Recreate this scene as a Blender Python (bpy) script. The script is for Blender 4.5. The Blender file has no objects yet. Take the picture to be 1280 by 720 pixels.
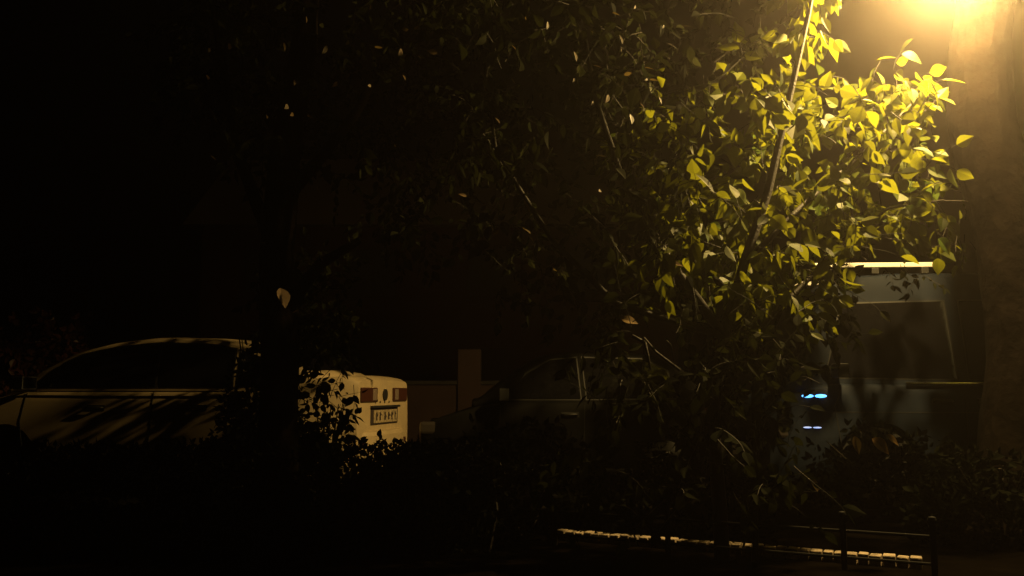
import bpy, bmesh, math, random
from mathutils import Vector, Matrix, noise
R = math.radians
rnd = random.Random(11)
sc = bpy.context.scene
COL = sc.collection

# ------------------------------------------------------------------ camera
F = 1108.0
PITCH = math.atan(128 / F)
CAMZ = 1.0
cd = bpy.data.cameras.new('camera'); cam = bpy.data.objects.new('camera', cd); COL.objects.link(cam)
cam.location = (0, 0, CAMZ); cam.rotation_euler = (R(90) + PITCH, 0, 0)
cd.sensor_width = 36; cd.lens = F / 1280 * 36; cd.clip_start = .05; cd.clip_end = 600
sc.camera = cam

def at(px, py, Y):
    """world point on the plane y=Y that the photo shows at (px,py) of 1280x720"""
    a, b = (px - 640) / F, (360 - py) / F
    dy = math.cos(PITCH) - b * math.sin(PITCH)
    dz = math.sin(PITCH) + b * math.cos(PITCH)
    t = Y / dy
    return Vector((a * t, Y, CAMZ + dz * t))

def project(p):
    v = cam_inv @ p
    return (640 + F * v.x / -v.z, 360 - F * v.y / -v.z)
cam_inv = (Matrix.Translation((0, 0, CAMZ)) @ Matrix.Rotation(R(90) + PITCH, 4, 'X')).inverted()
# ------------------------------------------------------------------ materials
def mat(name, col, rough=.6, metal=0, spec=.5, coat=0, bump=0, bscale=20, var=0, vscale=4, emis=None, estr=0, col2=None):
    m = bpy.data.materials.new(name); m.use_nodes = True
    nt = m.node_tree; b = nt.nodes['Principled BSDF']
    b.inputs['Base Color'].default_value = (*col, 1)
    b.inputs['Roughness'].default_value = rough
    b.inputs['Metallic'].default_value = metal
    b.inputs['Specular IOR Level'].default_value = spec
    b.inputs['Coat Weight'].default_value = coat
    b.inputs['Coat Roughness'].default_value = .15
    tc = nt.nodes.new('ShaderNodeTexCoord')
    if var or col2:
        n = nt.nodes.new('ShaderNodeTexNoise'); n.inputs['Scale'].default_value = vscale; n.inputs['Detail'].default_value = 6
        n.inputs['Roughness'].default_value = .65
        nt.links.new(tc.outputs['Object'], n.inputs['Vector'])
        r = nt.nodes.new('ShaderNodeValToRGB'); nt.links.new(n.outputs['Fac'], r.inputs[0])
        r.color_ramp.elements[0].position = .35; r.color_ramp.elements[1].position = .65
        c2 = col2 or tuple(c * (1 - var) for c in col)
        r.color_ramp.elements[0].color = (*c2, 1); r.color_ramp.elements[1].color = (*col, 1)
        nt.links.new(r.outputs[0], b.inputs['Base Color'])
        mr = nt.nodes.new('ShaderNodeMapRange'); mr.inputs['To Min'].default_value = min(1, rough * 1.35); mr.inputs['To Max'].default_value = rough
        nt.links.new(n.outputs['Fac'], mr.inputs['Value']); nt.links.new(mr.outputs[0], b.inputs['Roughness'])
    if bump:
        n2 = nt.nodes.new('ShaderNodeTexNoise'); n2.inputs['Scale'].default_value = bscale; n2.inputs['Detail'].default_value = 8
        nt.links.new(tc.outputs['Object'], n2.inputs['Vector'])
        bp = nt.nodes.new('ShaderNodeBump'); bp.inputs['Strength'].default_value = bump; bp.inputs['Distance'].default_value = .02
        nt.links.new(n2.outputs['Fac'], bp.inputs['Height']); nt.links.new(bp.outputs[0], b.inputs['Normal'])
    if emis:
        b.inputs['Emission Color'].default_value = (*emis, 1); b.inputs['Emission Strength'].default_value = estr
    return m

def leaf_mat(name, c1, c2, trans, tfac=.45, gloss=.4, spec=.4):
    m = bpy.data.materials.new(name); m.use_nodes = True
    nt = m.node_tree; b = nt.nodes['Principled BSDF']; out = nt.nodes['Material Output']
    geo = nt.nodes.new('ShaderNodeNewGeometry')
    r = nt.nodes.new('ShaderNodeValToRGB'); nt.links.new(geo.outputs['Random Per Island'], r.inputs[0])
    r.color_ramp.elements[0].color = (*c1, 1); r.color_ramp.elements[1].color = (*c2, 1)
    tc = nt.nodes.new('ShaderNodeTexCoord'); n = nt.nodes.new('ShaderNodeTexNoise'); n.inputs['Scale'].default_value = 40
    nt.links.new(tc.outputs['Object'], n.inputs['Vector'])
    mx = nt.nodes.new('ShaderNodeMix'); mx.data_type = 'RGBA'; mx.blend_type = 'MULTIPLY'; mx.inputs[0].default_value = .5
    nt.links.new(r.outputs[0], mx.inputs[6]); nt.links.new(n.outputs['Fac'], mx.inputs[7])
    nt.links.new(mx.outputs[2], b.inputs['Base Color'])
    b.inputs['Roughness'].default_value = gloss; b.inputs['Specular IOR Level'].default_value = spec
    t = nt.nodes.new('ShaderNodeBsdfTranslucent'); t.inputs[0].default_value = (*trans, 1)
    ms = nt.nodes.new('ShaderNodeMixShader'); ms.inputs[0].default_value = tfac
    nt.links.new(b.outputs[0], ms.inputs[1]); nt.links.new(t.outputs[0], ms.inputs[2]); nt.links.new(ms.outputs[0], out.inputs['Surface'])
    return m

M = dict(
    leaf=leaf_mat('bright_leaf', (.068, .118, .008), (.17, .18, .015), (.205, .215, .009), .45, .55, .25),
    leaf_shaded=leaf_mat('shaded_leaf', (.007, .010, .003), (.019, .021, .005), (.015, .017, .004), .3, .85, .04),  # darker leaf copy, shade put into the colour
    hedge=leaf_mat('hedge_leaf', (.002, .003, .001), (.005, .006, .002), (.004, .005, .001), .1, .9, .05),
    dry=leaf_mat('dry_leaf', (.20, .15, .07), (.30, .18, .06), (.2, .14, .04), .3),
    redleaf=leaf_mat('reddish_leaf', (.10, .04, .03), (.16, .06, .04), (.1, .03, .02), .3),
    bark=mat('bark', (.008, .0055, .0042), 1, spec=.03, bump=1, bscale=9, var=.6, vscale=6),
    twig=mat('twig_bark', (.022, .017, .011), .7, bump=.3, bscale=60),
    cream=mat('cream_car_paint', (.40, .31, .175), .45, coat=.25, var=.18, vscale=3),
    black=mat('black_car_paint', (.004, .004, .004), .75, spec=.06),
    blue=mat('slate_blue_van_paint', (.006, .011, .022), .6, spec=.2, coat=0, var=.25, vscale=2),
    glass=mat('dark_tinted_glass', (.004, .004, .005), .06, spec=.5),
    rubber=mat('tyre_rubber', (.015, .015, .015), .85),
    seam=mat('dark_seam', (.006, .006, .006), .8),
    chrome=mat('chrome', (.75, .74, .72), .16, metal=1),
    housepane=mat('dusty_window_glass', (.004, .004, .004), .7, spec=.05),
    rimgrey=mat('dull_grey_alloy', (.07, .068, .065), .6),
    satin=mat('satin_aluminium', (.72, .70, .66), .45, metal=.3),
    white=mat('white_plastic', (.75, .73, .68), .5),
    tail=mat('tail_lamp_lens', (.042, .014, .009), .35),
    amber=mat('amber_lens', (.6, .32, .06), .12),
    lens=mat('clear_lens', (.6, .62, .65), .08),
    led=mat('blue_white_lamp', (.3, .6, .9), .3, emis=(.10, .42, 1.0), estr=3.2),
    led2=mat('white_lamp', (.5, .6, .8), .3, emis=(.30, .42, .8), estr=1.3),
    cab=mat('cream_cabinet_enamel', (.78, .66, .42), .55, var=.22, vscale=14),
    cabred=mat('dark_red_panel', (.13, .035, .015), .6, var=.5, vscale=30),
    cabdark=mat('dark_slot', (.02, .012, .010), .7),
    notice=mat('worn_number_plate', (.36, .28, .15), .7, col2=(.12, .09, .05), vscale=30),
    smoke=mat('grimy_lens', (.035, .03, .026), .25),
    dimlens=mat('smoky_lens', (.16, .12, .09), .2),
    iron=mat('black_iron', (.006, .006, .006), .8, spec=.2),
    soil=mat('soil', (.004, .003, .0022), 1, spec=0, bump=.8, bscale=14, var=.5, vscale=5),
    asphalt=mat('asphalt', (.022, .021, .020), .9, spec=0, bump=.5, bscale=90, var=.3, vscale=2),
    paving=mat('grey_paving', (.018, .016, .014), .9, spec=0, bump=.3, bscale=40, var=.4, vscale=3),
    sett=mat('pale_edging_stone', (.52, .42, .30), .9, spec=.1, bump=.6, bscale=60, var=.55, vscale=14),
    kerb=mat('grey_kerb_stone', (.03, .027, .024), .95, spec=0, bump=.3, bscale=40, var=.3, vscale=5),
    post=mat('grey_green_lamp_post', (.06, .075, .065), .5),
    bulb=mat('glowing_lamp_glass', (.9, .7, .4), .3, emis=(1, .62, .22), estr=60),
    roof=mat('dark_roof_tile', (.03, .018, .014), .8, bump=.4, bscale=12),
    render=mat('pale_brown_plaster', (.026, .011, .007), .9, bump=.3, bscale=30, var=.3, vscale=2),
    frame=mat('painted_window_frame', (.008, .006, .005), 1, spec=0),
    trim=mat('black_trim', (.012, .012, .012), .5),
    plate=mat('blank_number_plate', (.06, .055, .05), .5),
)
# brick for the far house
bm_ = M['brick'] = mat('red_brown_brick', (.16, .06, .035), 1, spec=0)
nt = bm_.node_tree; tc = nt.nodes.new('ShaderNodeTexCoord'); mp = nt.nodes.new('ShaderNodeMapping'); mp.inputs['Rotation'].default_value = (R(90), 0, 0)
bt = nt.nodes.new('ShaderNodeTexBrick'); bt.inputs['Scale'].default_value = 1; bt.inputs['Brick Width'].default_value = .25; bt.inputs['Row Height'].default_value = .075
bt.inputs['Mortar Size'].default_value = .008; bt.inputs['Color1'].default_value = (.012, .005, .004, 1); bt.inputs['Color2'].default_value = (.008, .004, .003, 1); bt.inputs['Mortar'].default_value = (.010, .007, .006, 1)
nt.links.new(tc.outputs['Object'], mp.inputs[0]); nt.links.new(mp.outputs[0], bt.inputs['Vector']); nt.links.new(bt.outputs[0], nt.nodes['Principled BSDF'].inputs['Base Color'])

# ------------------------------------------------------------------ mesh helpers
class MB:
    def __init__(s): s.v = []; s.f = []
    def add(s, v, f):
        n = len(s.v); s.v += [tuple(p) for p in v]; s.f += [tuple(i + n for i in q) for q in f]
    def box(s, c, d, rot=None):
        vs = []
        for x in (-1, 1):
            for y in (-1, 1):
                for z in (-1, 1):
                    p = Vector((x * d[0] / 2, y * d[1] / 2, z * d[2] / 2))
                    if rot: p = rot @ p
                    vs.append(p + Vector(c))
        s.add(vs, [(0, 1, 3, 2), (4, 6, 7, 5), (0, 4, 5, 1), (2, 3, 7, 6), (0, 2, 6, 4), (1, 5, 7, 3)])
    def tube(s, pts, rad, seg=8, cap=True):
        pts = [Vector(p) for p in pts]
        if not hasattr(rad, '__len__'): rad = [rad] * len(pts)
        rings = []; up = None
        for i, p in enumerate(pts):
            d = (pts[min(i + 1, len(pts) - 1)] - pts[max(i - 1, 0)]).normalized()
            if up is None: up = d.orthogonal().normalized()
            a = (up - d * up.dot(d)).normalized(); b = d.cross(a); up = a
            rings.append([p + (a * math.cos(k * 2 * math.pi / seg) + b * math.sin(k * 2 * math.pi / seg)) * rad[i] for k in range(seg)])
        f = []
        for i in range(len(pts) - 1):
            for k in range(seg):
                f.append((i * seg + k, i * seg + (k + 1) % seg, (i + 1) * seg + (k + 1) % seg, (i + 1) * seg + k))
        if cap: f += [tuple(range(seg))[::-1], tuple((len(pts) - 1) * seg + k for k in range(seg))]
        s.add([q for r in rings for q in r], f)
    def lathe(s, prof, axis='z', c=(0, 0, 0), seg=28):
        vs = []; n = len(prof)
        for k in range(seg):
            a = 2 * math.pi * k / seg
            for r, h in prof:
                p = (r * math.cos(a), r * math.sin(a), h)
                if axis == 'y': p = (p[0], p[2], p[1])
                vs.append((p[0] + c[0], p[1] + c[1], p[2] + c[2]))
        s.add(vs, [(k * n + i, ((k + 1) % seg) * n + i, ((k + 1) % seg) * n + i + 1, k * n + i + 1) for k in range(seg) for i in range(n - 1)])
    def build(s, name, m, parent=None, smooth=False, bevel=0, loc=None):
        me = bpy.data.meshes.new(name); me.from_pydata(s.v, [], s.f)
        b = bmesh.new(); b.from_mesh(me)
        if len(s.f) < 40000: bmesh.ops.recalc_face_normals(b, faces=b.faces)
        b.to_mesh(me); b.free()
        me.materials.append(m)
        if smooth: me.polygons.foreach_set('use_smooth', [True] * len(me.polygons))
        o = bpy.data.objects.new(name, me); COL.objects.link(o)
        if parent: o.parent = parent
        if loc: o.location = loc
        if bevel:
            md = o.modifiers.new('bevel', 'BEVEL'); md.width = bevel; md.segments = 2; md.limit_method = 'ANGLE'
        return o

def tag(o, label=None, cat=None, group=None, kind=None):
    if label: o['label'] = label
    if cat: o['category'] = cat
    if group: o['group'] = group
    if kind: o['kind'] = kind
    return o
def empty(name, loc, rz=0, rx=0, ry=0):
    o = bpy.data.objects.new(name, None); COL.objects.link(o); o.location = loc; o.rotation_euler = (rx, ry, rz); o.empty_display_size = .2
    return o

# ------------------------------------------------------------------ foliage
LEAF = [(0, 0), (.07, .12), (.22, .26), (.42, .31), (.62, .25), (.83, .11), (1, 0)]
LEAF_F = [(0, 1, 2), (0, 2, 3)] + [q for k in range(4) for q in ((1 + 3 * k, 4 + 3 * k, 5 + 3 * k, 2 + 3 * k), (2 + 3 * k, 5 + 3 * k, 6 + 3 * k, 3 + 3 * k))] + [(13, 16, 14), (14, 16, 15)]
def leaf(mb, p, d, n, L, wide=1.0, curl=.12):
    d = d.normalized(); s = d.cross(n)
    if s.length < 1e-4: s = d.orthogonal()
    s.normalize(); n = s.cross(d)
    vs = [p]; 
    for u, w in LEAF[1:6]:
        c = p + d * (u * L) - n * (curl * L * u * u)
        vs += [c + s * (w * L * wide) + n * (.25 * w * L * wide), c, c - s * (w * L * wide) + n * (.25 * w * L * wide)]
    vs.append(p + d * L - n * curl * L)
    mb.add(vs, LEAF_F)
def rv(r=rnd): 
    while 1:
        v = Vector((r.uniform(-1, 1), r.uniform(-1, 1), r.uniform(-1, 1)))
        if .05 < v.length < 1: return v.normalized()
LP = at(1188, -48, 6.1)
GAPS = []      # (from, to, radius): openings in the foliage
def gap(a, b, r): GAPS.append((Vector(a), Vector(b) - Vector(a), (Vector(b) - Vector(a)).length_squared, r))
def in_gap(p):
    for a, d, l2, r in GAPS:
        t = (p - a).dot(d) / l2
        if .12 < t < .99 and (p - a - d * t).length < r: return True
    return False
OFF = Vector((0, 0, 0))
def twig(lb, tb, p, d, n, L, spacing=.05, droop=.5, wide=1.0, rad=.003):
    """a twig with alternate leaves"""
    if in_gap(p + OFF + d.normalized() * spacing * n * .5): return
    d = d.normalized(); pts = [p.copy()]; q = p.copy(); side = rv()
    for i in range(n):
        d = (d + Vector((0, 0, -.10 * droop)) + rv() * .16).normalized()
        q = q + d * spacing; pts.append(q.copy())
        side = (side - d * side.dot(d)).normalized(); side = -side
        ld = (side * .9 + d * .6 + Vector((0, 0, -droop)) + rv() * .35)
        nn = Vector((0, 0, 1)) * .6 + rv() * .8
        if in_gap(q + OFF + ld.normalized() * L * .5): continue
        if q.y + OFF.y < 7.3 and 4 < q.y + OFF.y and (q + OFF - Vector((3.55, 6.5, q.z + OFF.z))).length < .42: continue
        leaf(lb, q + ld.normalized() * .012, ld, nn, L * rnd.uniform(.42, 1.2), wide * rnd.uniform(.6, 1.2), rnd.uniform(0, .3))
    leaf(lb, q, d, rv(), L * .9, wide)
    if tb is not None: tb.tube(pts, [rad * (1 - .6 * i / len(pts)) for i in range(len(pts))], 4, False)

def in_poly(x, y, P):
    c = False; j = len(P) - 1
    for i in range(len(P)):
        if (P[i][1] > y) != (P[j][1] > y) and x < (P[j][0] - P[i][0]) * (y - P[i][1]) / (P[j][1] - P[i][1]) + P[i][0]: c = not c
        j = i
    return c
def fill(lb, tb, poly, n, d0, d1, L, nl=(5, 9), clump=.0, droop=.5, wide=1.0, spacing=.045, dirv=None):
    xs = [p[0] for p in poly]; ys = [p[1] for p in poly]; k = 0
    while k < n:
        x = rnd.uniform(min(xs), max(xs)); y = rnd.uniform(min(ys), max(ys))
        if not in_poly(x, y, poly): continue
        Y = rnd.uniform(d0, d1)
        p = at(x, y, Y)
        if clump and noise.noise(p * 1.7) < clump * rnd.uniform(.3, 1): 
            if rnd.random() < .8: continue
        k += 1
        d = (dirv or Vector((0, 0, 0))) + rv() * .8
        twig(lb, tb, p, d, rnd.randint(*nl), L, spacing, droop, wide)

def trunk_mesh(mb, pts, rads, seg=40, ridge=.06, nz=5):
    pts = [Vector(p) for p in pts]
    # resample
    P = []; RR = []
    for i in range(len(pts) - 1):
        m = max(2, int((pts[i + 1] - pts[i]).length / .035))
        for k in range(m):
            t = k / m; P.append(pts[i].lerp(pts[i + 1], t)); RR.append(rads[i] * (1 - t) + rads[i + 1] * t)
    P.append(pts[-1]); RR.append(rads[-1])
    for _ in range(6):
        P = [P[0]] + [(P[i - 1] + P[i] * 2 + P[i + 1]) / 4 for i in range(1, len(P) - 1)] + [P[-1]]
    vs = []; f = []
    for i, p in enumerate(P):
        for k in range(seg):
            a = 2 * math.pi * k / seg; u = Vector((math.cos(a), math.sin(a), 0))
            q = Vector((math.cos(a) * nz, math.sin(a) * nz, p.z * 1.3))
            r = RR[i] * (1 + ridge * (abs(noise.noise(q * 1.5)) * 2 - .5) + ridge * .8 * noise.noise(q * Vector((1, 1, 4)).length * .6))
            vs.append(p + u * r)
    for i in range(len(P) - 1):
        for k in range(seg):
            f.append((i * seg + k, i * seg + (k + 1) % seg, (i + 1) * seg + (k + 1) % seg, (i + 1) * seg + k))
    f.append(tuple((len(P) - 1) * seg + k for k in range(seg)))
    mb.add(vs, f)

# ------------------------------------------------------------------ setting
def sheet(name, pts, z, m, thick=.0, kind='structure'):
    mb = MB(); n = len(pts)
    if thick:
        mb.add([(x, y, z) for x, y in pts] + [(x, y, z - thick) for x, y in pts],
               [tuple(range(n)), tuple(range(n, 2 * n))[::-1]] + [(i, (i + 1) % n, n + (i + 1) % n, n + i) for i in range(n)])
    else: mb.add([(x, y, z) for x, y in pts], [tuple(range(n))])
    return tag(mb.build(name, m), kind=kind)
sheet('ground', [(-200, -60), (200, -60), (200, 300), (-200, 300)], 0, M['soil'])
sheet('road', [(-80, 7.9), (80, 7.9), (80, 14.2), (-80, 14.2)], .004, M['asphalt'])
sheet('pavement', [(-80, 6.9), (80, 6.9), (80, 7.75), (-80, 7.75)], .10, M['paving'], .11)
sheet('pavement', [(-80, 14.35), (80, 14.35), (80, 15.6), (-80, 15.6)], .12, M['paving'], .13)
for yy in (7.825, 14.275):
    kb = MB(); x = -20.0
    while x < 20:
        kb.box((x + .5, yy, .06), (.985, .145, .15)); x += 1
    tag(kb.build('kerb', M['kerb'], bevel=.012), kind='structure')
# lane dashes in the middle of the road
dm = MB()
for i in range(-6, 7):
    dm.add([(i * 6 - 1.5, 11, .008), (i * 6 + 1.5, 11, .008), (i * 6 + 1.5, 11.1, .008), (i * 6 - 1.5, 11.1, .008)], [(0, 1, 2, 3)])
tag(dm.build('road_marking', M['kerb']), kind='structure')

# pale edging stones, seen obliquely through the knee fence
def ground_at(px, py, z=0.0):
    a, b = (px - 640) / F, (360 - py) / F
    dy = math.cos(PITCH) - b * math.sin(PITCH); dz = math.sin(PITCH) + b * math.cos(PITCH)
    t = (z - CAMZ) / dz
    return Vector((a * t, dy * t, z))
EZ = .06
e0 = ground_at(697, 662, EZ); e1 = ground_at(1152, 697, EZ)
ed = (e1 - e0); elen = ed.length; ed.normalize(); en = Vector((-ed.y, ed.x, 0))
sb = MB(); s = -.0; rot = Matrix.Rotation(math.atan2(ed.y, ed.x), 3, 'Z')
while s < elen:
    w = .068 * rnd.uniform(.88, 1.12)
    sb.box(e0 + ed * (s + w / 2) + en * rnd.uniform(-.005, .005) + Vector((0, 0, -.05 + rnd.uniform(-.004, .003))), (w - .008, .085, .10), Matrix.Rotation(rnd.uniform(-.03, .03), 3, 'Y') @ rot @ Matrix.Rotation(rnd.uniform(-.06, .06), 3, 'Z')); s += w
tag(sb.build('garden_edging', M['sett'], bevel=.006), 'narrow row of pale edging stones catching the lamp light along the garden bed', 'edging')

# knee fence between camera and edging
ft = empty('knee_fence', e0 - en * .45)
tag(ft, 'low black iron garden fence in front of the pale edging stones', 'fence')
f0 = Vector((0, 0, 0)); fl = elen * .95
fd = ed
def s_at(px):
    return min((i * .01 for i in range(-60, 400)), key=lambda s: abs(project(e0 - en * .45 + fd * s + Vector((0, 0, .1)))[0] - px))
def frail(z, r):
    m = MB(); m.tube([fd * -.35 + Vector((0, 0, z)), fd * s_at(1166) + Vector((0, 0, z))], r, 8); return m
frail(.185, .008).build('rail', M['iron'], ft); frail(.045, .008).build('rail', M['iron'], ft)
for px in (694, 834, 944, 1056, 1166):
    s = s_at(px)
    m = MB(); m.tube([fd * s + Vector((0, 0, -.02)), fd * s + Vector((0, 0, .26))], .017, 8)
    m.lathe([(0, .29), (.018, .285), (.024, .27), (.018, .255), (0, .25)], c=fd * s, seg=10)
    m.build('post', M['iron'], ft)

# ------------------------------------------------------------------ vehicles
def interp(tab, x):
    if x <= tab[0][0]: return tab[0][1]
    for (a, u), (b, v) in zip(tab, tab[1:]):
        if x <= b:
            t = (x - a) / (b - a); return u + (v - u) * t
    return tab[-1][1]
def smoothtab(tab, x, w=.12):
    return sum(interp(tab, x + w * k / 3) * g for k, g in zip(range(-3, 4), (1, 2, 3, 4, 3, 2, 1))) / 16

def make_vehicle(name, L, W, deck, green, belt, wb, wr, paint, wheels, wr_rad, side, windows, screens, seams, handles, z0=.17, gtop=None, stepk=1.0):
    """front at x=0, tail at x=L; near side is y=-W. deck: bonnet/boot height; green: roof line"""
    root = empty(name, (0, 0, 0))
    rt = max(v for _, v in green)
    def hw(x):
        t = min(x, L - x); k = min(1, max(0, t) / .55); return W * (.80 + .20 * math.sin(k * math.pi / 2))
    def ss(z): return interp([(z0, .92), (z0 + .14, .975), (.55, 1.0), (.72, .992), (belt - .1, .975), (belt, .955), (belt + .4, .9)], z)
    def body_y(x, z): return hw(x) * ss(z)
    mb = MB(); nx = 72; ring = None; vs = []
    for i in range(nx + 1):
        x = L * (0.5 - .5 * math.cos(math.pi * i / nx)) if False else L * i / nx
        T = smoothtab(deck, x, .08)
        low = z0 + (.08 if i in (0, nx) else .03 if i in (1, nx - 1) else 0)
        pr = []
        nz = 12
        for k in range(nz + 1):
            z = low + (T - .035 - low) * k / nz; pr.append((-body_y(x, z), z))
        yb = body_y(x, T)
        pr += [(-yb + .012, T - .012), (-yb + .04, T), (-yb * .7, T + .008), (-yb * .35, T + .014)]
        full = pr + [(0, T + .016)] + [(-y, z) for y, z in pr[::-1]]
        ring = len(full); vs += [(x, y, z) for y, z in full]
    f = []
    for i in range(nx):
        for k in range(ring - 1): f.append((i * ring + k, i * ring + k + 1, (i + 1) * ring + k + 1, (i + 1) * ring + k))
        f.append((i * ring + ring - 1, i * ring, (i + 1) * ring, (i + 1) * ring + ring - 1))
    f.append(tuple(range(ring))); f.append(tuple(nx * ring + k for k in range(ring)))
    mb.add(vs, f); body = mb.build('body', paint, root, smooth=True)
    # wheel arches cut out of the body
    cut = MB()
    for wx in wheels:
        for sgn in (-1, 1):
            cut.lathe([(0, -.14), (wr_rad + .055, -.14), (wr_rad + .055, .14), (0, .14)], 'y', (wx, sgn * W, wr_rad), 40)
    co = cut.build('cutter', paint)
    md = body.modifiers.new('b', 'BOOLEAN'); md.object = co; md.operation = 'DIFFERENCE'; md.solver = 'EXACT'; md.use_self = True
    dg = bpy.context.evaluated_depsgraph_get(); me = bpy.data.meshes.new_from_object(body.evaluated_get(dg))
    body.modifiers.clear()
    if len(me.polygons) > 500: body.data = me
    bpy.data.objects.remove(co)
    for p in body.data.polygons: p.use_smooth = True
    mod = body.modifiers.new('s', 'EDGE_SPLIT'); mod.split_angle = R(38)
    # greenhouse
    gx0, gx1 = green[0][0], green[-1][0]
    def gy(z): 
        t = (z - belt) / (rt - belt); return wb + (wr - wb) * (t ** 1.25 if t > 0 else 0)
    mb = MB(); vs = []; nx = 60
    for i in range(nx + 1):
        x = gx0 + (gx1 - gx0) * i / nx; T = max(belt + .012, smoothtab(green, x, .1 * stepk)) if 0 < i < nx else belt + .01
        tap = 1 - .07 * (abs(2 * i / nx - 1) ** 3)
        pr = [(-gy(belt - .06) * tap, belt - .06)]
        for k in range(9):
            z = belt + (max(T - .05, belt) - belt) * k / 8; pr.append((-gy(z) * tap, z))
        ye = gy(max(T - .05, belt)) * tap
        h = T - max(T - .05, belt)
        pr += [(-ye + .012, T - h * .5), (-ye + .04, T - h * .15), (-ye + .09, T), (-ye * .5, T + .016)]
        full = pr + [(0, T + .022)] + [(-y, z) for y, z in pr[::-1]]
        ring = len(full); vs += [(x, y, z) for y, z in full]
    f = []
    for i in range(nx):
        for k in range(ring - 1): f.append((i * ring + k, i * ring + k + 1, (i + 1) * ring + k + 1, (i + 1) * ring + k))
        f.append((i * ring + ring - 1, i * ring, (i + 1) * ring, (i + 1) * ring + ring - 1))
    f.append(tuple(range(ring))); f.append(tuple(nx * ring + k for k in range(ring)))
    mb.add(vs, f); cabin = mb.build('cabin', paint, root, smooth=True)
    def tapx(x):
        u = (x - gx0) / (gx1 - gx0); return 1 - .07 * (abs(2 * u - 1) ** 3)
    # side windows: solid dark panes 6 mm proud, with rubber surround
    for poly in windows:
        for sgn in (-1, 1):
            for grow, off, m, nm in ((.014, .003, M['trim'], 'window'), (0, .007, M['glass'], 'pane')):
                cx = sum(p[0] for p in poly) / len(poly); cz = sum(p[1] for p in poly) / len(poly)
                P = []
                for i in range(len(poly)):
                    a, b = poly[i], poly[(i + 1) % len(poly)]
                    for k in range(6): P.append((a[0] + (b[0] - a[0]) * k / 6, a[1] + (b[1] - a[1]) * k / 6))
                P = [(x + grow * math.copysign(1, x - cx), z + grow * math.copysign(1, z - cz)) for x, z in P]
                mb = MB(); n = len(P)
                ro = [(x, sgn * (gy(z) * tapx(x) + off), z) for x, z in P]; ri = [(x, y - sgn * .03, z) for x, y, z in ro]
                vv = ri + ro; ff = [(i, (i + 1) % n, n + (i + 1) % n, n + i) for i in range(n)]; NR = 7
                for q in range(1, NR):
                    t = 1 - q / NR
                    for x, z in P:
                        xx, zz = cx + (x - cx) * t, cz + (z - cz) * t
                        vv.append((xx, sgn * (gy(zz) * tapx(xx) + off), zz))
                    ff += [(q * n + i, q * n + (i + 1) % n, (q + 1) * n + (i + 1) % n, (q + 1) * n + i) for i in range(n)]
                vv.append((cx, sgn * (gy(cz) * tapx(cx) + off), cz)); ff += [(NR * n + i, NR * n + (i + 1) % n, (NR + 1) * n) for i in range(n)]
                mb.add(vv, ff)
                if nm == 'window': wpar = mb.build(nm, m, root)
                else: mb.build(nm, m, wpar)
    # windscreen and rear screen
    for nm, xa, xb in screens:
        mb = MB(); vs = []; nn = 10
        for i in range(nn + 1):
            x = xa + (xb - xa) * i / nn; T = smoothtab(green, x, .1 * stepk)
            for k in range(-6, 7):
                yy = (gy(T) * tapx(x) - .11) * k / 6
                vs.append((x, yy, T + .024 - .012 * abs(k / 6) + .006))
        mb.add(vs, [(i * 13 + k, i * 13 + k + 1, (i + 1) * 13 + k + 1, (i + 1) * 13 + k) for i in range(nn) for k in range(12)])
        o = mb.build(nm, M['glass'], root, smooth=True)
    # door seams
    for poly in seams:
        for sgn in (-1, 1):
            m = MB(); pts = []
            for a, b in zip(poly, poly[1:]):
                for k in range(8): pts.append((a[0] + (b[0] - a[0]) * k / 8, a[1] + (b[1] - a[1]) * k / 8))
            pts.append(poly[-1])
            m.tube([(x, sgn * (body_y(x, z) - .0005), z) for x, z in pts], .0045, 6)
            m.build('door_seam', M['seam'], root)
    for hx, hz in handles:
        for sgn in (-1, 1):
            y = body_y(hx, hz)
            m = MB(); m.box((hx, sgn * (y + .001), hz - .002), (.19, .012, .052)); e = m.build('door_handle', M['seam'], root, bevel=.004)
            m = MB(); m.tube([(hx - .085, sgn * (y + .008), hz), (hx - .06, sgn * (y + .03), hz + .002), (hx + .06, sgn * (y + .03), hz + .002), (hx + .085, sgn * (y + .008), hz)], .010, 8)
            m.build('grip', M['trim'], e, smooth=True)
    for wx in wheels:
        for sgn in (-1, 1):
            r = wr_rad; m = MB()
            m.lathe([(r * .62, -.09), (r * .93, -.10), (r, -.07), (r, .07), (r * .93, .10), (r * .62, .09), (r * .62, -.09)], 'y', (wx, sgn * (W - .12), r), 40)
            wl = m.build('wheel', M['rubber'], root, smooth=True)
            m = MB(); yo = sgn * (W - .12)
            m.lathe([(r * .62, sgn * .085), (r * .58, sgn * .04), (r * .2, sgn * .05), (r * .14, sgn * .08), (0, sgn * .085)], 'y', (wx, yo, r), 40)
            for k in range(5):
                a = k * 2 * math.pi / 5
                m.tube([(wx + r * .12 * math.cos(a), yo + sgn * .075, r + r * .12 * math.sin(a)), (wx + r * .6 * math.cos(a), yo + sgn * .06, r + r * .6 * math.sin(a))], .028, 6)
            m.build('rim', M['rimgrey'], wl, smooth=True)
    # under-tray closes the arches
    m = MB(); m.box((L / 2, 0, .30), (L * .93, W * 1.62, .16)); m.build('underbody', M['trim'], root)
    # sill and bumpers
    for sgn in (-1, 1):
        m = MB(); a, b = wheels[0] + wr_rad + .07, wheels[1] - wr_rad - .07
        m.box(((a + b) / 2, sgn * W * .935, z0 + .045), (b - a, .05, .07)); m.build('sill', M['trim'], root, bevel=.01)
    return root, body_y, gy, hw

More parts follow.
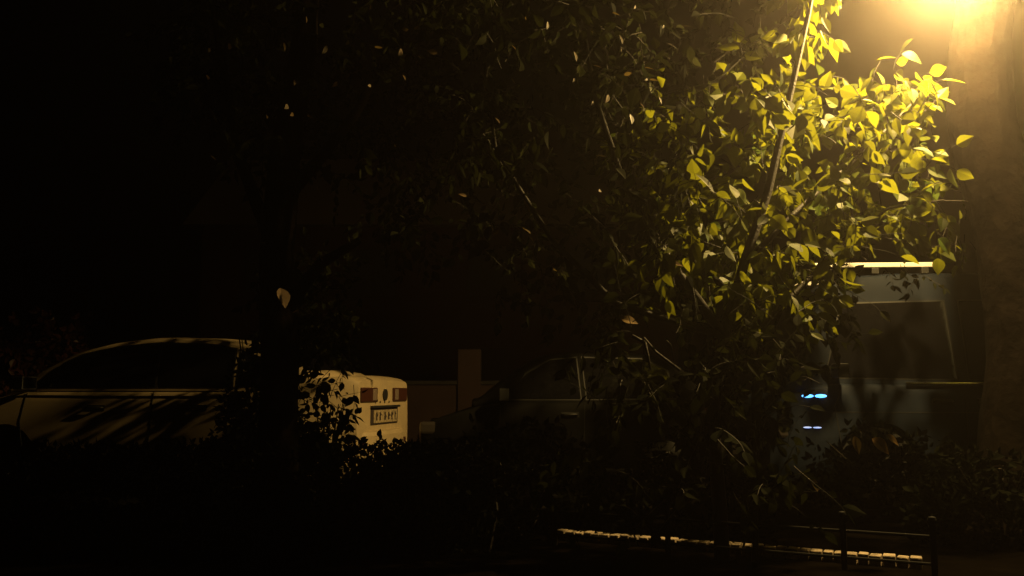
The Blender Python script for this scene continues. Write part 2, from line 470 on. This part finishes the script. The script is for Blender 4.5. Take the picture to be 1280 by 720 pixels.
def lamps(root, L, W, body_y, zt, zh, tailm=None):
    for sgn in (-1, 1):
        m = MB(); m.box((.12, sgn * (body_y(.12, zh) - .035), zh), (.26, .10, .13)); m.build('headlight', M['smoke'], root, bevel=.03)
        m = MB(); m.box((L - .09, sgn * (body_y(L - .09, zt) - .03), zt), (.20, .09, .20)); t = m.build('tail_light', tailm or M['tail'], root, bevel=.025)
    for xx in (-.008, L + .008):
        m = MB(); m.box((xx, 0, .48), (.012, .50, .11)); m.build('number_plate', M['plate'], root, bevel=.003)
def mirrors(root, x, z, W, m_):
    for sgn in (-1, 1):
        m = MB(); m.tube([(x, sgn * W * .93, z), (x, sgn * (W + .03), z + .02)], .018, 8)
        c = Vector((x, sgn * (W + .09), z + .035))
        vs = []; 
        m.box(c, (.10, .19, .125)); o = m.build('wing_mirror', m_, root, bevel=.03)
        g = MB(); g.box(c + Vector((.053, 0, 0)), (.006, .16, .10)); g.build('mirror_glass', M['glass'], o, bevel=.002)

# --- left cream saloon
TH = R(12.5)
car, by, gy, hw = make_vehicle('parked_car', 4.35, .86,
    deck=[(0, .62), (.10, .78), (.7, .93), (.95, .985), (3.6, 1.0), (3.85, 1.09), (4.2, 1.125), (4.31, 1.12), (4.35, 1.06)],
    green=[(.72, .99), (1.15, 1.24), (1.42, 1.37), (1.8, 1.46), (2.25, 1.505), (2.9, 1.48), (3.35, 1.39), (3.7, 1.25), (3.98, 1.10)],
    belt=1.0, wb=.80, wr=.60, paint=M['cream'], wheels=(.82, 3.42), wr_rad=.31, side=None,
    windows=[[(1.02, 1.03), (1.24, 1.215), (1.5, 1.335), (1.85, 1.41), (2.31, 1.445), (2.385, 1.03)], [(2.425, 1.03), (2.345, 1.445), (2.85, 1.42), (3.12, 1.375), (3.17, 1.03)], [(3.22, 1.03), (3.18, 1.365), (3.42, 1.28), (3.64, 1.06)]],
    screens=[('windscreen', .86, 1.5), ('rear_screen', 3.45, 3.86)],
    seams=[[(1.02, .97), (.98, .7), (1.05, .30), (2.33, .27), (2.39, .6), (2.39, .98)], [(2.43, .27), (2.98, .28), (3.16, .55), (3.18, .98)]],
    handles=[(1.80, .835), (2.86, .84)])
mirrors(car, 1.10, 1.03, .86, M['trim'])
for sgn in (-1, 1):
    m = MB(); m.box((.12, sgn * (by(.12, .70) - .035), .70), (.26, .10, .13)); m.build('headlight', M['lens'], car, bevel=.03)
L_ = 4.35
for sgn in (-1, 1):
    m = MB(); m.box((L_ + .004, sgn * .42, .955), (.030, .40, .135)); t = m.build('tail_light', M['tail'], car, bevel=.012)
    m = MB(); m.box((L_ + .012, sgn * .30, .955), (.022, .10, .11)); m.build('reversing_lens', M['dimlens'], t, bevel=.006)
    m = MB(); m.box((L_ + .002, sgn * .50, .50), (.03, .20, .05)); m.build('reflector', M['tail'], car, bevel=.008)
m = MB(); m.tube([(L_ - .002, 0, .955), (L_ + .016, 0, .955)], .055, 20); m.build('round_badge', M['trim'], car)
m = MB(); m.box((L_ + .014, 0, .842), (.04, .74, .022)); m.build('plate_strip', M['trim'], car, bevel=.004)
m = MB(); m.box((L_ + .004, 0, .752), (.012, .72, .155)); m.build('plate_recess', M['cabdark'], car, bevel=.004)
m = MB(); m.box((L_ + .014, 0, .750), (.012, .62, .120)); pl_ = m.build('number_plate', M['notice'], car, bevel=.003)
for y0, w in ((-.25, .06), (-.16, .06), (-.03, .07), (.07, .06), (.16, .06), (.25, .04)):   # worn unreadable characters
    m = MB(); m.box((L_ + .021, y0, .752), (.004, w * .5, .075)); m.box((L_ + .0215, y0 + w * .2, .752 + rnd.uniform(-.02, .02)), (.004, w * .7, .018)); m.build('plate_character', M['cabdark'], pl_)
for y0 in (-.12, .0, .12):
    m = MB(); m.tube([(L_ - .002, y0, .885), (L_ + .008, y0, .885)], .010, 8); m.build('boot_screw', M['cabdark'], car)
m = MB(); m.tube([(L_ - .002, -.24, .90), (L_ + .02, -.24, .90)], .016, 12); m.build('boot_lock', M['chrome'], car, smooth=True)
m = MB(); P = []
for a in range(-10, 11):
    t = a / 10; P.append((L_ + .07 - .30 * abs(t) ** 4, .80 * t, .53))
vs_ = []
for x, y, z in P: vs_ += [(x - .10, y, z + .09), (x - .015, y, z + .085), (x, y, z + .05), (x, y, z - .14), (x - .03, y, z - .20), (x - .12, y, z - .21)]
m.add(vs_, [(6 * a + k, 6 * a + (k + 1) % 6, 6 * (a + 1) + (k + 1) % 6, 6 * (a + 1) + k) for a in range(20) for k in range(6)] + [tuple(range(6)), tuple(120 + k for k in range(6))])
m.build('rear_bumper', M['cream'], car, smooth=False, bevel=.01)
m = MB(); m.box((-.008, 0, .48), (.012, .50, .11)); m.build('number_plate', M['plate'], car, bevel=.003)
m = MB(); m.tube([(1.0, -.842, .985), (2, -.845, .985), (3.3, -.845, .985)], .006, 6); m.build('waist_trim', M['chrome'], car)
TP = (-.174 * 8.0, 8.0)      # near tail corner
lx, ly = L_, -.70
c_, s_ = math.cos(-TH), math.sin(-TH)
car.location = (TP[0] - (lx * c_ - ly * s_), TP[1] - (lx * s_ + ly * c_), .004); car.rotation_euler.z = -TH
tag(car, 'cream saloon car parked on the left, its lamplit tail turned to the right', 'car', 'cars and van parked along the street')

# --- small black hatchback in the middle
S2 = 8.7
c2, by, gy, hw = make_vehicle('parked_car', 3.15, .76,
    deck=[(0, .58), (.1, .72), (.6, .88), (.8, .92), (2.9, .95), (3.15, .86)],
    green=[(.55, .90), (1.05, 1.28), (1.3, 1.41), (1.7, 1.45), (2.5, 1.43), (2.85, 1.3), (3.08, .96)],
    belt=.93, wb=.70, wr=.56, paint=M['black'], wheels=(.55, 2.6), wr_rad=.27, side=None,
    windows=[[(.88, .96), (1.14, 1.22), (1.4, 1.365), (1.68, 1.39), (1.72, .96)], [(1.79, .96), (1.75, 1.39), (2.4, 1.375), (2.66, 1.25), (2.76, .97)]],
    screens=[('windscreen', .68, 1.2), ('rear_screen', 2.82, 3.02)],
    seams=[[(.86, .9), (.84, .3), (1.74, .27), (1.76, .9)]], handles=[(1.6, .80)])
lamps(c2, 3.15, .76, by, .93, .66); mirrors(c2, .9, .97, .76, M['trim'])
m = MB(); m.tube([(2.90, -.70, .955), (2.98, -.715, .955), (3.08, -.70, .955)], [.012, .018, .010], 10); m.build('lamp_trim', M['chrome'], c2, smooth=True)
c2.scale = (.92, .92, .95)
c2.location = (at(524, 490, S2).x, S2 + .76, .004)
tag(c2, 'small black hatchback in the dark between the cream car and the van', 'car', 'cars and van parked along the street')

# --- slate blue van at right
S3 = 8.15
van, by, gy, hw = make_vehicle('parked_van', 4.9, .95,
    deck=[(0, .72), (.1, .95), (.45, 1.05), (.6, 1.06), (4.8, 1.06), (4.9, 1.0)],
    green=[(.18, 1.05), (.40, 1.6), (.56, 1.96), (.72, 2.07), (1.2, 2.10), (4.6, 2.10), (4.78, 1.95), (4.86, 1.07)],
    belt=1.04, wb=.905, wr=.76, paint=M['blue'], wheels=(.92, 3.95), wr_rad=.33, side=None, stepk=.6,
    windows=[[(.50, 1.12), (.70, 1.80), (1.62, 1.82), (1.66, 1.10)], [(1.78, 1.10), (1.76, 1.82), (3.02, 1.82), (3.04, 1.10)], [(3.16, 1.10), (3.14, 1.82), (4.5, 1.80), (4.56, 1.10)]],
    screens=[('windscreen', .26, .56), ('rear_screen', 4.80, 4.84)],
    seams=[[(.62, 1.0), (.55, .85), (.60, .45), (1.70, .25), (1.72, 1.0)], [(1.74, .25), (3.1, .25), (3.1, 1.0)], [(.15, .80), (1.7, .795), (3.9, .79), (4.8, .79)]],
    handles=[(1.52, .90), (1.92, .90)])
lamps(van, 4.9, .95, by, .95, .62); mirrors(van, .58, 1.14, .95, M['trim'])
# roof rail on feet, waist moulding, lamp clusters
for sgn in (-1, 1):
    m = MB(); y = sgn * .73
    m.box((1.04, y, 2.175), (1.14, .035, .045)); o = m.build('roof_rail', M['white'], van, bevel=.008)
    for x in (.6, 1.04, 1.5):
        f_ = MB(); f_.box((x, y, 2.12), (.07, .03, .06)); f_.build('rail_foot', M['trim'], o, bevel=.006)
m = MB(); m.tube([(1.2, -.925, 1.055), (2.5, -.925, 1.055), (4.6, -.922, 1.055)], .018, 12); m.build('waist_moulding', M['chrome'], van, smooth=True)
V0 = van
def on_van(px, py):   # px,py of photo -> local x on the near side
    return at(px, py, S3)
van.location = (at(990, 490, S3).x - .12, S3 + .95, .004); van.rotation_euler.z = R(-3.0)
tag(van, 'slate blue van with a pale roof rail parked behind the leaves at right', 'van', 'cars and van parked along the street')
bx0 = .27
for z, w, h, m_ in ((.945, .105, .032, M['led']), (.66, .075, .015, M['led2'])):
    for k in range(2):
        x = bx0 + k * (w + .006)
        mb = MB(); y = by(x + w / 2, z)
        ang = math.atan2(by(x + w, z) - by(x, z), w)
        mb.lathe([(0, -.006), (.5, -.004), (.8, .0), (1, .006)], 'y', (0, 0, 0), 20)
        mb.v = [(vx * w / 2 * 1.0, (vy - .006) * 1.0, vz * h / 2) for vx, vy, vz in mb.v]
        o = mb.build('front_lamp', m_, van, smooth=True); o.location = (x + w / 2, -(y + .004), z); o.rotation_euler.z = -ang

# ------------------------------------------------------------------ street lamp (head just above the frame)
root = empty('street_lamp', (LP.x + 1.55, LP.y + .25, 0))
tag(root, 'sodium street lamp on a curved arm above the thick trunk at the top right', 'street lamp')
H = LP.z + .16
m = MB(); m.tube([(0, 0, 0), (0, 0, .9), (0, 0, 1.0), (0, 0, H - .5)], [.085, .08, .055, .045], 16); m.build('pole', M['post'], root, smooth=True)
arm = [(0, 0, H - .5), (-.05, -.01, H - .22), (-.22, -.04, H - .04), (-.6, -.1, H + .06), (-1.2, -.19, H + .06)]
m = MB(); m.tube(arm, [.04, .036, .032, .03, .03], 12); m.build('arm', M['post'], root, smooth=True)
m = MB(); hx, hy = -1.55, -.25
m.lathe([(0, H + .12), (.05, H + .115), (.10, H + .08), (.135, H + .02), (.145, H - .04), (.138, H - .045), (.12, H), (0, H + .04)], c=(hx, hy, 0)); m.tube([(-1.2, -.19, H + .06), (hx, hy, H + .09)], .03, 10)
m.build('lamp_shade', M['post'], root, smooth=True)
m = MB(); m.lathe([(.0, H - .01), (.05, H - .015), (.075, H - .05), (.06, H - .09), (0, H - .105)], c=(hx, hy, 0), seg=20); m.build('bulb', M['bulb'], root, smooth=True)
ld = bpy.data.lights.new('lamp_light', 'POINT'); ld.energy = 1400; ld.color = (1, .66, .22); ld.shadow_soft_size = .05
lo = bpy.data.objects.new('lamp_light', ld); COL.objects.link(lo); lo.location = (LP.x, LP.y, H - .165)

# ------------------------------------------------------------------ trees
LC = Vector((LP.x, LP.y, LP.z))
for k in range(46):
    t = k / 45; px = 697 + 455 * t
    if 745 < px < 835 or 945 < px < 1035: continue
    q = e0 + ed * (elen * t); gap(LC, q, .085); gap((0, 0, 1), q, .05)
for px, py, Y in ((455, 485, 8.0), (490, 482, 8.9), (478, 500, 8.5), (462, 515, 8.2), (495, 518, 9.0), (480, 530, 8.6), (505, 500, 9.4)):
    gap((0, 0, 1), at(px, py, Y), .07); gap(LC, at(px, py, Y), .16)
for px in range(1070, 1200, 12): gap((0, 0, 1), at(px, 329, 8.1), .06); gap(LC, at(px, 329, 8.3), .10)
for px in range(20, 320, 20): gap(LC, at(px, 500, 8.4), .07)
gap((0, 0, 1), at(1016, 495, 8.1), .13); gap((0, 0, 1), at(1036, 495, 8.1), .13); gap((0, 0, 1), at(1024, 535, 8.1), .12)
gap((0, 0, 1), at(850, 492, 8.5), .07)
for yy, px in ((20, 1228), (60, 1228), (100, 1228), (150, 1230), (200, 1240), (250, 1250), (300, 1262), (350, 1272), (400, 1280)): gap((0, 0, 1), at(px, yy, 6.4), .25)
for px, py, Y in ((787, 401, 5.6), (362, 372, 5.2), (1068, 555, 5.3), (1098, 556, 5.3), (1114, 548, 5.3), (835, 450, 5.2), (810, 440, 5.2)):
    gap((0, 0, 1), at(px, py, Y), .09); gap(LC, at(px, py, Y), .12)
# big trunk at the right
TD = 6.55
def tp(px, py, Y=TD): return at(px, py, Y)
tr = empty('street_tree', (tp(1290, 600).x, TD, 0))
tag(tr, 'thick dark leaning tree trunk at the right edge beneath the lamp', 'tree')
org = Vector((tr.location.x, TD, 0))
pts = [(1282, 760), (1286, 640), (1288, 560), (1290, 450), (1286, 400), (1270, 300), (1247, 230), (1226, 150), (1224, 60), (1240, -60), (1270, -200)]
rad = [.44, .38, .335, .30, .295, .275, .25, .235, .215, .20, .18]
P = [tp(x, y) - org for x, y in pts]; P[0].z = -.05
m = MB(); trunk_mesh(m, P, rad, 56, .05)
top = P[-1]
lb = MB(); tb = MB()
for e in ((-.9, .3, 1.2), (.9, -.2, 1.1), (.2, .9, 1.3), (-.3, -.3, 1.4)):
    m.tube([top, top + Vector(e) * .6, top + Vector(e) * 1.3 + Vector((0, 0, .2))], [.13, .08, .04], 10)
for k in range(260):
    v = rv(); v.z = abs(v.z); p = top + Vector((0, 0, 1.3)) + Vector((v.x * 2.2, v.y * 2.0, v.z * 1.5)) * rnd.uniform(.5, 1)
    twig(lb, tb, p, rv() + Vector((0, 0, .3)), rnd.randint(5, 9), .12)
m.add(tb.v, tb.f); m.build('trunk', M['bark'], tr, smooth=True)
lb.build('crown', M['leaf'], tr)

# bright leafy tree in front of the lamp
sh = empty('leafy_tree', (at(905, 600, 5.4).x, 5.4, 0)); o_ = Vector(sh.location)
tag(sh, 'yellow green leafy tree lit by the street lamp, spreading in front of the van', 'tree')
lb = MB(); tb = MB()
bright = [(862, 168), (905, 125), (935, 95), (1000, 75), (1055, 95), (1075, 92), (1090, 80), (1128, 84), (1175, 118), (1186, 150), (1190, 290), (1120, 296), (1040, 312), (1010, 380), (940, 378), (880, 350), (860, 290), (840, 220)]
fill(lb, tb, bright, 270, 5.6, 7.7, .135, (4, 8), droop=.8, wide=1.22, spacing=.05)
fill(lb, tb, [(985, -40), (1045, -40), (1040, 10), (1020, 55), (995, 50), (985, 10)], 26, 5.7, 6.3, .17, (3, 5), droop=1.2, wide=1.0)
fill(lb, tb, [(1060, 95), (1100, 75), (1185, 110), (1185, 150), (1070, 150)], 18, 6.0, 6.8, .18, (3, 5), droop=.6)
fill(lb, tb, [(930, 80), (1060, 130), (1060, 170), (930, 170)], 24, 5.5, 6.6, .17, (3, 6), droop=.7)
fill(lb, tb, [(770, 120), (880, 110), (880, 300), (850, 360), (800, 300)], 70, 5.4, 6.8, .10, (4, 7), droop=.7, wide=1.1, clump=.1)
fill(lb, tb, [(1264, 160), (1300, 150), (1300, 280), (1264, 260)], 12, 7.9, 8.6, .12, (3, 5))
fill(lb, tb, [(840, 230), (1010, 250), (1015, 385), (900, 400), (800, 330)], 60, 5.0, 6.2, .13, (4, 8), droop=.9)
fill(lb, tb, [(1180, 150), (1205, 160), (1215, 300), (1190, 330), (1150, 300)], 18, 6.4, 7.0, .09, (4, 7), droop=.8)
lb.v = [(x - o_.x, y - o_.y, z) for x, y, z in lb.v]
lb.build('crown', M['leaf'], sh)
# shaded part of the same crown, lower skirts; shade painted into leaf colour
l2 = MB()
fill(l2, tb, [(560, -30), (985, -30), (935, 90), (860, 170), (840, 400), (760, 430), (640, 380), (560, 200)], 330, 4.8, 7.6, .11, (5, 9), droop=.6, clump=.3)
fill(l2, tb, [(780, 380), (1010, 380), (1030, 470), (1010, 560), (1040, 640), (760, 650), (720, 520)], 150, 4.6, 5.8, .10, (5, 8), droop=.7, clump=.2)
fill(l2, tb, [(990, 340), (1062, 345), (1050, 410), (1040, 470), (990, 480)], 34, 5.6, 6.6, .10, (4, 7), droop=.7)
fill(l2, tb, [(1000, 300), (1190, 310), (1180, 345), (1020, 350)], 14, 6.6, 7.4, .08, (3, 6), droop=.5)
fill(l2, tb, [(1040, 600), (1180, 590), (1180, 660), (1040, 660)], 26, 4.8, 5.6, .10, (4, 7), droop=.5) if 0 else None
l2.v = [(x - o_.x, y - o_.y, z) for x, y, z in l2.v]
l2.build('shaded_foliage', M['leaf_shaded'], sh)
# a few larger leaves that stand out
l3 = MB()
LPv = Vector(lo.location)
def accent(lbm, px, py, Y, dx, dy, L, wide=1.0):
    p = at(px, py, Y); q = at(px + dx, py + dy, Y - .02)
    toL = (LPv - p).normalized(); toC = (Vector((0, 0, 1)) - p).normalized()
    leaf(lbm, p, q - p, (toL + toC), L, wide, .05)
for a in [(776, 398, 5.6, 22, 6, .115, 1.1), (350, 360, 5.2, 8, 26, .13, 1.25), (738, 38, 5.3, 5, 5, .05, 1), (655, 250, 5, 10, 20, .12, .3), (660, 293, 5, 8, 10, .06, .5),
          (1068, 545, 5.3, 6, 22, .11, .8), (1090, 548, 5.3, 18, 16, .13, 1.3), (1108, 543, 5.3, 14, 12, .09, .9), (1012, 595, 5.2, 12, 20, .12, .6), (832, 326, 5.2, 22, 6, .11, .7), (782, 280, 5.2, 20, 8, .10, .6)]:
    accent(l3, *a)
for k in range(60):   # stray leaves in the dark
    px, py = rnd.uniform(245, 860), rnd.uniform(0, 150) if k < 34 else rnd.uniform(0, 400)
    accent(l3, px, py, rnd.uniform(4.2, 5.0), rnd.uniform(-10, 10), rnd.uniform(-2, 14), rnd.uniform(.03, .07), rnd.uniform(.4, 1.1))
l3.v = [(x - o_.x, y - o_.y, z) for x, y, z in l3.v]
l3.build('stray_leaves', M['dry'], sh)
sb_ = MB()
b0 = Vector((0, 0, -.05))
def stem(pl, r0, r1):
    P = [at(*p) - o_ for p in pl]; n = len(P)
    sb_.tube([P[0]] + P[1:], [r0 + (r1 - r0) * i / (n - 1) for i in range(n)], 8)
q0 = (905, 700, 5.4)
main = [(905, 745, 5.4), (900, 640, 5.4), (890, 520, 5.45), (905, 420, 5.5), (930, 330, 5.6), (960, 240, 5.7), (985, 130, 5.8), (1010, 20, 5.9), (1030, -90, 6)]
stem(main, .05, .014)
stem([main[3], (840, 330, 5.5), (780, 230, 5.6), (740, 110, 5.7), (720, -40, 5.8)], .032, .01)
stem([main[4], (1000, 260, 5.9), (1080, 190, 6.2), (1140, 130, 6.5), (1180, 112, 6.6)], .022, .006)
stem([main[2], (960, 400, 5.7), (1040, 320, 6.1), (1110, 260, 6.4), (1180, 250, 6.7)], .022, .006)
stem([main[3], (770, 380, 5.4), (690, 300, 5.5), (620, 190, 5.7), (600, 40, 5.9)], .026, .008)
stem([(805, 422, 5.2), (820, 440, 5.15), (850, 463, 5.1)], .006, .009)
stem([(790, 420, 5.2), (806, 428, 5.2), (810, 445, 5.2), (813, 462, 5.2)], .012, .006)
sb_.add([(x - o_.x, y - o_.y, z) for x, y, z in tb.v], tb.f); sb_.build('trunk', M['twig'], sh, smooth=True)

# left tree, unlit, whose slim trunk hides the tail of the cream car
lt = empty('dark_tree', (at(348, 600, 5.6).x, 5.6, 0)); o2 = Vector(lt.location)
tag(lt, 'dark tree with a slim trunk standing in front of the tail of the cream car', 'tree')
m = MB(); P = [at(*p) - o2 for p in [(345, 745, 5.6), (346, 600, 5.6), (350, 450, 5.6), (345, 330, 5.6), (355, 200, 5.7), (380, 60, 5.8), (390, -90, 5.9)]]
trunk_mesh(m, P, [.16, .13, .115, .11, .10, .085, .07], 30, .08); 
for br in ([(350, 330, 5.6), (300, 200, 5.6), (270, 40, 5.7), (250, -90, 5.8)], [(355, 250, 5.7), (440, 150, 5.7), (500, 40, 5.8), (540, -80, 5.9)], [(348, 400, 5.6), (400, 330, 5.5), (450, 300, 5.5)]):
    m.tube([at(*p) - o2 for p in br], [.05, .035, .022, .014][:len(br)], 10)
mt_ = m
lb = MB(); tb = MB()
fill(lb, tb, [(200, -40), (600, -40), (600, 160), (520, 330), (450, 230), (330, 230), (220, 120)], 330, 4.9, 7.0, .09, (5, 9), clump=.1)
fill(lb, tb, [(325, 345), (440, 350), (445, 560), (340, 560)], 110, 6.2, 7.1, .09, (4, 7))  # low leaves thickened to shade the car's lower body
fill(lb, tb, [(340, 320), (430, 325), (430, 430), (345, 440)], 120, 7.35, 7.85, .09, (4, 7), droop=.5)  # leaves added in the lamp's path to dapple the car side
lb.v = [(x - o2.x, y - o2.y, z) for x, y, z in lb.v]; tb.v = [(x - o2.x, y - o2.y, z) for x, y, z in tb.v]
mt_.add(tb.v, tb.f); mt_.build('trunk', M['bark'], lt, smooth=True); lb.build('crown', M['leaf_shaded'], lt)

# shrubs and hedge in the foreground
def shrub(name, label, cat, c, size, n, L, m_, stems=6):
    r = empty(name, (c[0], c[1], 0)); tag(r, label, cat)
    global OFF
    OFF = Vector((c[0], c[1], 0)); lb = MB(); tb = MB()
    for k in range(stems):
        a = rnd.uniform(0, 6.28); tb.tube([(0.04 * math.cos(a), .04 * math.sin(a), -.02), (size[0] * .3 * math.cos(a), size[1] * .3 * math.sin(a), size[2] * .5), (size[0] * .6 * math.cos(a), size[1] * .6 * math.sin(a), size[2] * .9)], [.014, .01, .004], 5)
    for k in range(n):
        v = rv(); v.z = abs(v.z); s = rnd.uniform(.35, 1) ** .6
        bump = .82 + .3 * noise.noise(v * 2.3 + Vector(c + (0,)))
        p = Vector((v.x * size[0], v.y * size[1], v.z * size[2])) * s * bump
        twig(lb, None, p, v + rv() * .6, rnd.randint(4, 7), L, L * .4, .2)
    tb.build('stem', M['twig'], r); lb.build('foliage', m_, r); OFF = Vector((0, 0, 0))
    return r
hz = empty('hedge', (at(200, 600, 5.6).x, 5.7, 0)); tag(hz, 'low dark clipped hedge along the bottom left below the cream car', 'hedge')
lb = MB(); tb = MB(); OFF = Vector(hz.location)
for k in range(2300):
    x = rnd.uniform(-2.2, 2.25); y = rnd.uniform(-.32, .32); z = .58 * (1 - rnd.random() ** 2.2) + .04 * noise.noise(Vector((x * 2, y, 3)))
    twig(lb, None, Vector((x, y, z)), rv() + Vector((0, 0, .6)), 4, .05, .022, .1)
for k in range(24):
    x = -2.1 + k * .18; tb.tube([(x, 0, -.02), (x + .05, .03, .25), (x + .02, .1, .5)], [.012, .009, .004], 5)
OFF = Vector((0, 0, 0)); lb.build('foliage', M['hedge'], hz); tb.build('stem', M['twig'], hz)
b1 = at(500, 600, 5.9)
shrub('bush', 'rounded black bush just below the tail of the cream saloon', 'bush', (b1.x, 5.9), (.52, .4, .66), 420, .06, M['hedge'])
b2 = at(660, 600, 5.9)
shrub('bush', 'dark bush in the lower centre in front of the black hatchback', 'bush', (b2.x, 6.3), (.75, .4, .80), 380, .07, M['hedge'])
b3 = at(420, 560, 6.6)
shrub('bush', 'leafy bush between the slim trunk and the tail of the cream saloon', 'bush', (b3.x - .10, 6.65), (.27, .22, 1.0), 190, .07, M['leaf_shaded'])
shrub('bush', 'tall dark bush added beside the cream saloon to shade its lower side', 'bush', (-2.12, 7.62), (.38, .20, 1.62), 420, .08, M['hedge'])  # bush added to keep lamp light off the lower car side
b4 = at(60, 440, 15.0)
shrub('flowering_shrub', 'tall reddish shrub across the street behind the cream car bonnet', 'shrub', (b4.x, 14.9), (1.6, .5, 2.5), 420, .16, M['redleaf'])
b5 = at(860, 600, 6.1)
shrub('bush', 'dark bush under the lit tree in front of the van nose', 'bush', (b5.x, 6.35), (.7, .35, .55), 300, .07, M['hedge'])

b6 = at(1125, 600, 7.2)
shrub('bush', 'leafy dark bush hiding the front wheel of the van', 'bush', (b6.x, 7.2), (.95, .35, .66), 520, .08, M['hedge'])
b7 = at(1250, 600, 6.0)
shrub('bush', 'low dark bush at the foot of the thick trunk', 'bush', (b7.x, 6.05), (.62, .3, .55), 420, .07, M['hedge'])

# ------------------------------------------------------------------ house across the street
HX = at(560, 400, 16.5).x
hs = empty('brick_house', (HX, 24.0, 0)); tag(hs, 'dim red brown brick house across the street behind the parked cars', 'house')
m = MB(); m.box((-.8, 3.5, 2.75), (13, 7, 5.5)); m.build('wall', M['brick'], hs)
m = MB(); x0, x1 = -7.7, 6.1
m.add([(x0, -.45, 5.45), (x1, -.45, 5.45), (x1, 3.5, 8.3), (x0, 3.5, 8.3), (x0, 7.45, 5.45), (x1, 7.45, 5.45)], [(0, 1, 2, 3), (3, 2, 5, 4), (0, 3, 4), (1, 5, 2), (0, 4, 5, 1)]); rf = m.build('roof', M['roof'], hs)
m = MB(); m.box((2.5, 3.2, 8.4), (.6, .6, 1.3)); m.build('chimney', M['brick'], rf)
for wx, wz in ((-5.5, 1.7), (-2.6, 1.7), (3.4, 1.7), (-5.5, 4.2), (-2.6, 4.2), (.6, 4.2), (3.4, 4.2)):
    m = MB()
    for dx, dz, w, h in ((-.62, 0, .08, 1.36), (.62, 0, .08, 1.36), (0, .64, 1.16, .08), (0, -.64, 1.16, .08), (0, 0, .05, 1.2)): m.box((wx + dx, -.02, wz + dz), (w, .10, h))
    w = m.build('window', M['frame'], hs); m = MB(); m.box((wx, -.005, wz), (1.16, .03, 1.2)); m.build('pane', M['housepane'], w)
    m = MB(); m.box((wx, -.06, wz - .73), (1.5, .18, .07)); m.build('sill', M['frame'], w)
m = MB(); m.box((.6, -.03, 1.1), (1.0, .08, 2.1)); d = m.build('door', M['frame'], hs, bevel=.01)
m = MB(); m.tube([(.95, -.08, 1.05), (.95, -.13, 1.05)], .03, 10); m.build('handle', M['chrome'], d)
m = MB(); m.box((.6, -.35, .08), (1.5, .7, .16)); m.build('doorstep', M['kerb'], hs)
gw = empty('garden_wall', (at(520, 470, 15.8).x, 15.85, 0)); tag(gw, 'low plastered garden wall across the street behind the black hatchback', 'wall')
m = MB(); m.box((0, 0, .55), (9, .22, 1.1)); m.build('wall', M['render'], gw); m = MB(); m.box((0, 0, 1.135), (9.1, .32, .07)); m.build('coping', M['kerb'], gw, bevel=.01)
for x in (-4.6, .95):
    m = MB(); m.box((x, -.02, .86), (.40, .36, 1.72)); m.build('pillar', M['render'], gw, bevel=.01)

# ------------------------------------------------------------------ haze volume added for the glow around the lamp
hb = MB(); hb.box((0, 120, 5.4), (410, 370, 13.2))
hz_ = hb.build('added_glow_haze', None if False else M['soil']); hz_.data.materials.clear()
hm = bpy.data.materials.new('lamp_glow_haze'); hm.use_nodes = True; nt = hm.node_tree
nt.nodes.remove(nt.nodes['Principled BSDF']); pv = nt.nodes.new('ShaderNodeVolumePrincipled')
pv.inputs['Color'].default_value = (1, .88, .82, 1); pv.inputs['Density'].default_value = .0068; pv.inputs['Anisotropy'].default_value = .91
nt.links.new(pv.outputs[0], nt.nodes['Material Output'].inputs['Volume']); hz_.data.materials.append(hm)
tag(hz_, kind='stuff')

# ------------------------------------------------------------------ sky and render
w = bpy.data.worlds.new('World'); sc.world = w; w.use_nodes = True
bg = w.node_tree.nodes['Background']; sk = w.node_tree.nodes.new('ShaderNodeTexSky'); sk.sky_type = 'NISHITA'; sk.sun_disc = False
sk.sun_elevation = R(-4); sk.sun_rotation = R(200)
w.node_tree.links.new(sk.outputs[0], bg.inputs[0]); bg.inputs[1].default_value = .004
vs = sc.view_settings; vs.view_transform = 'Standard'; vs.look = 'None'; vs.exposure = 0; vs.gamma = 1
sc.cycles.use_denoising = True
sc.cycles.max_bounces = 6; sc.cycles.volume_bounces = 0; sc.cycles.sample_clamp_indirect = 3
sc.cycles.light_sampling_threshold = .001
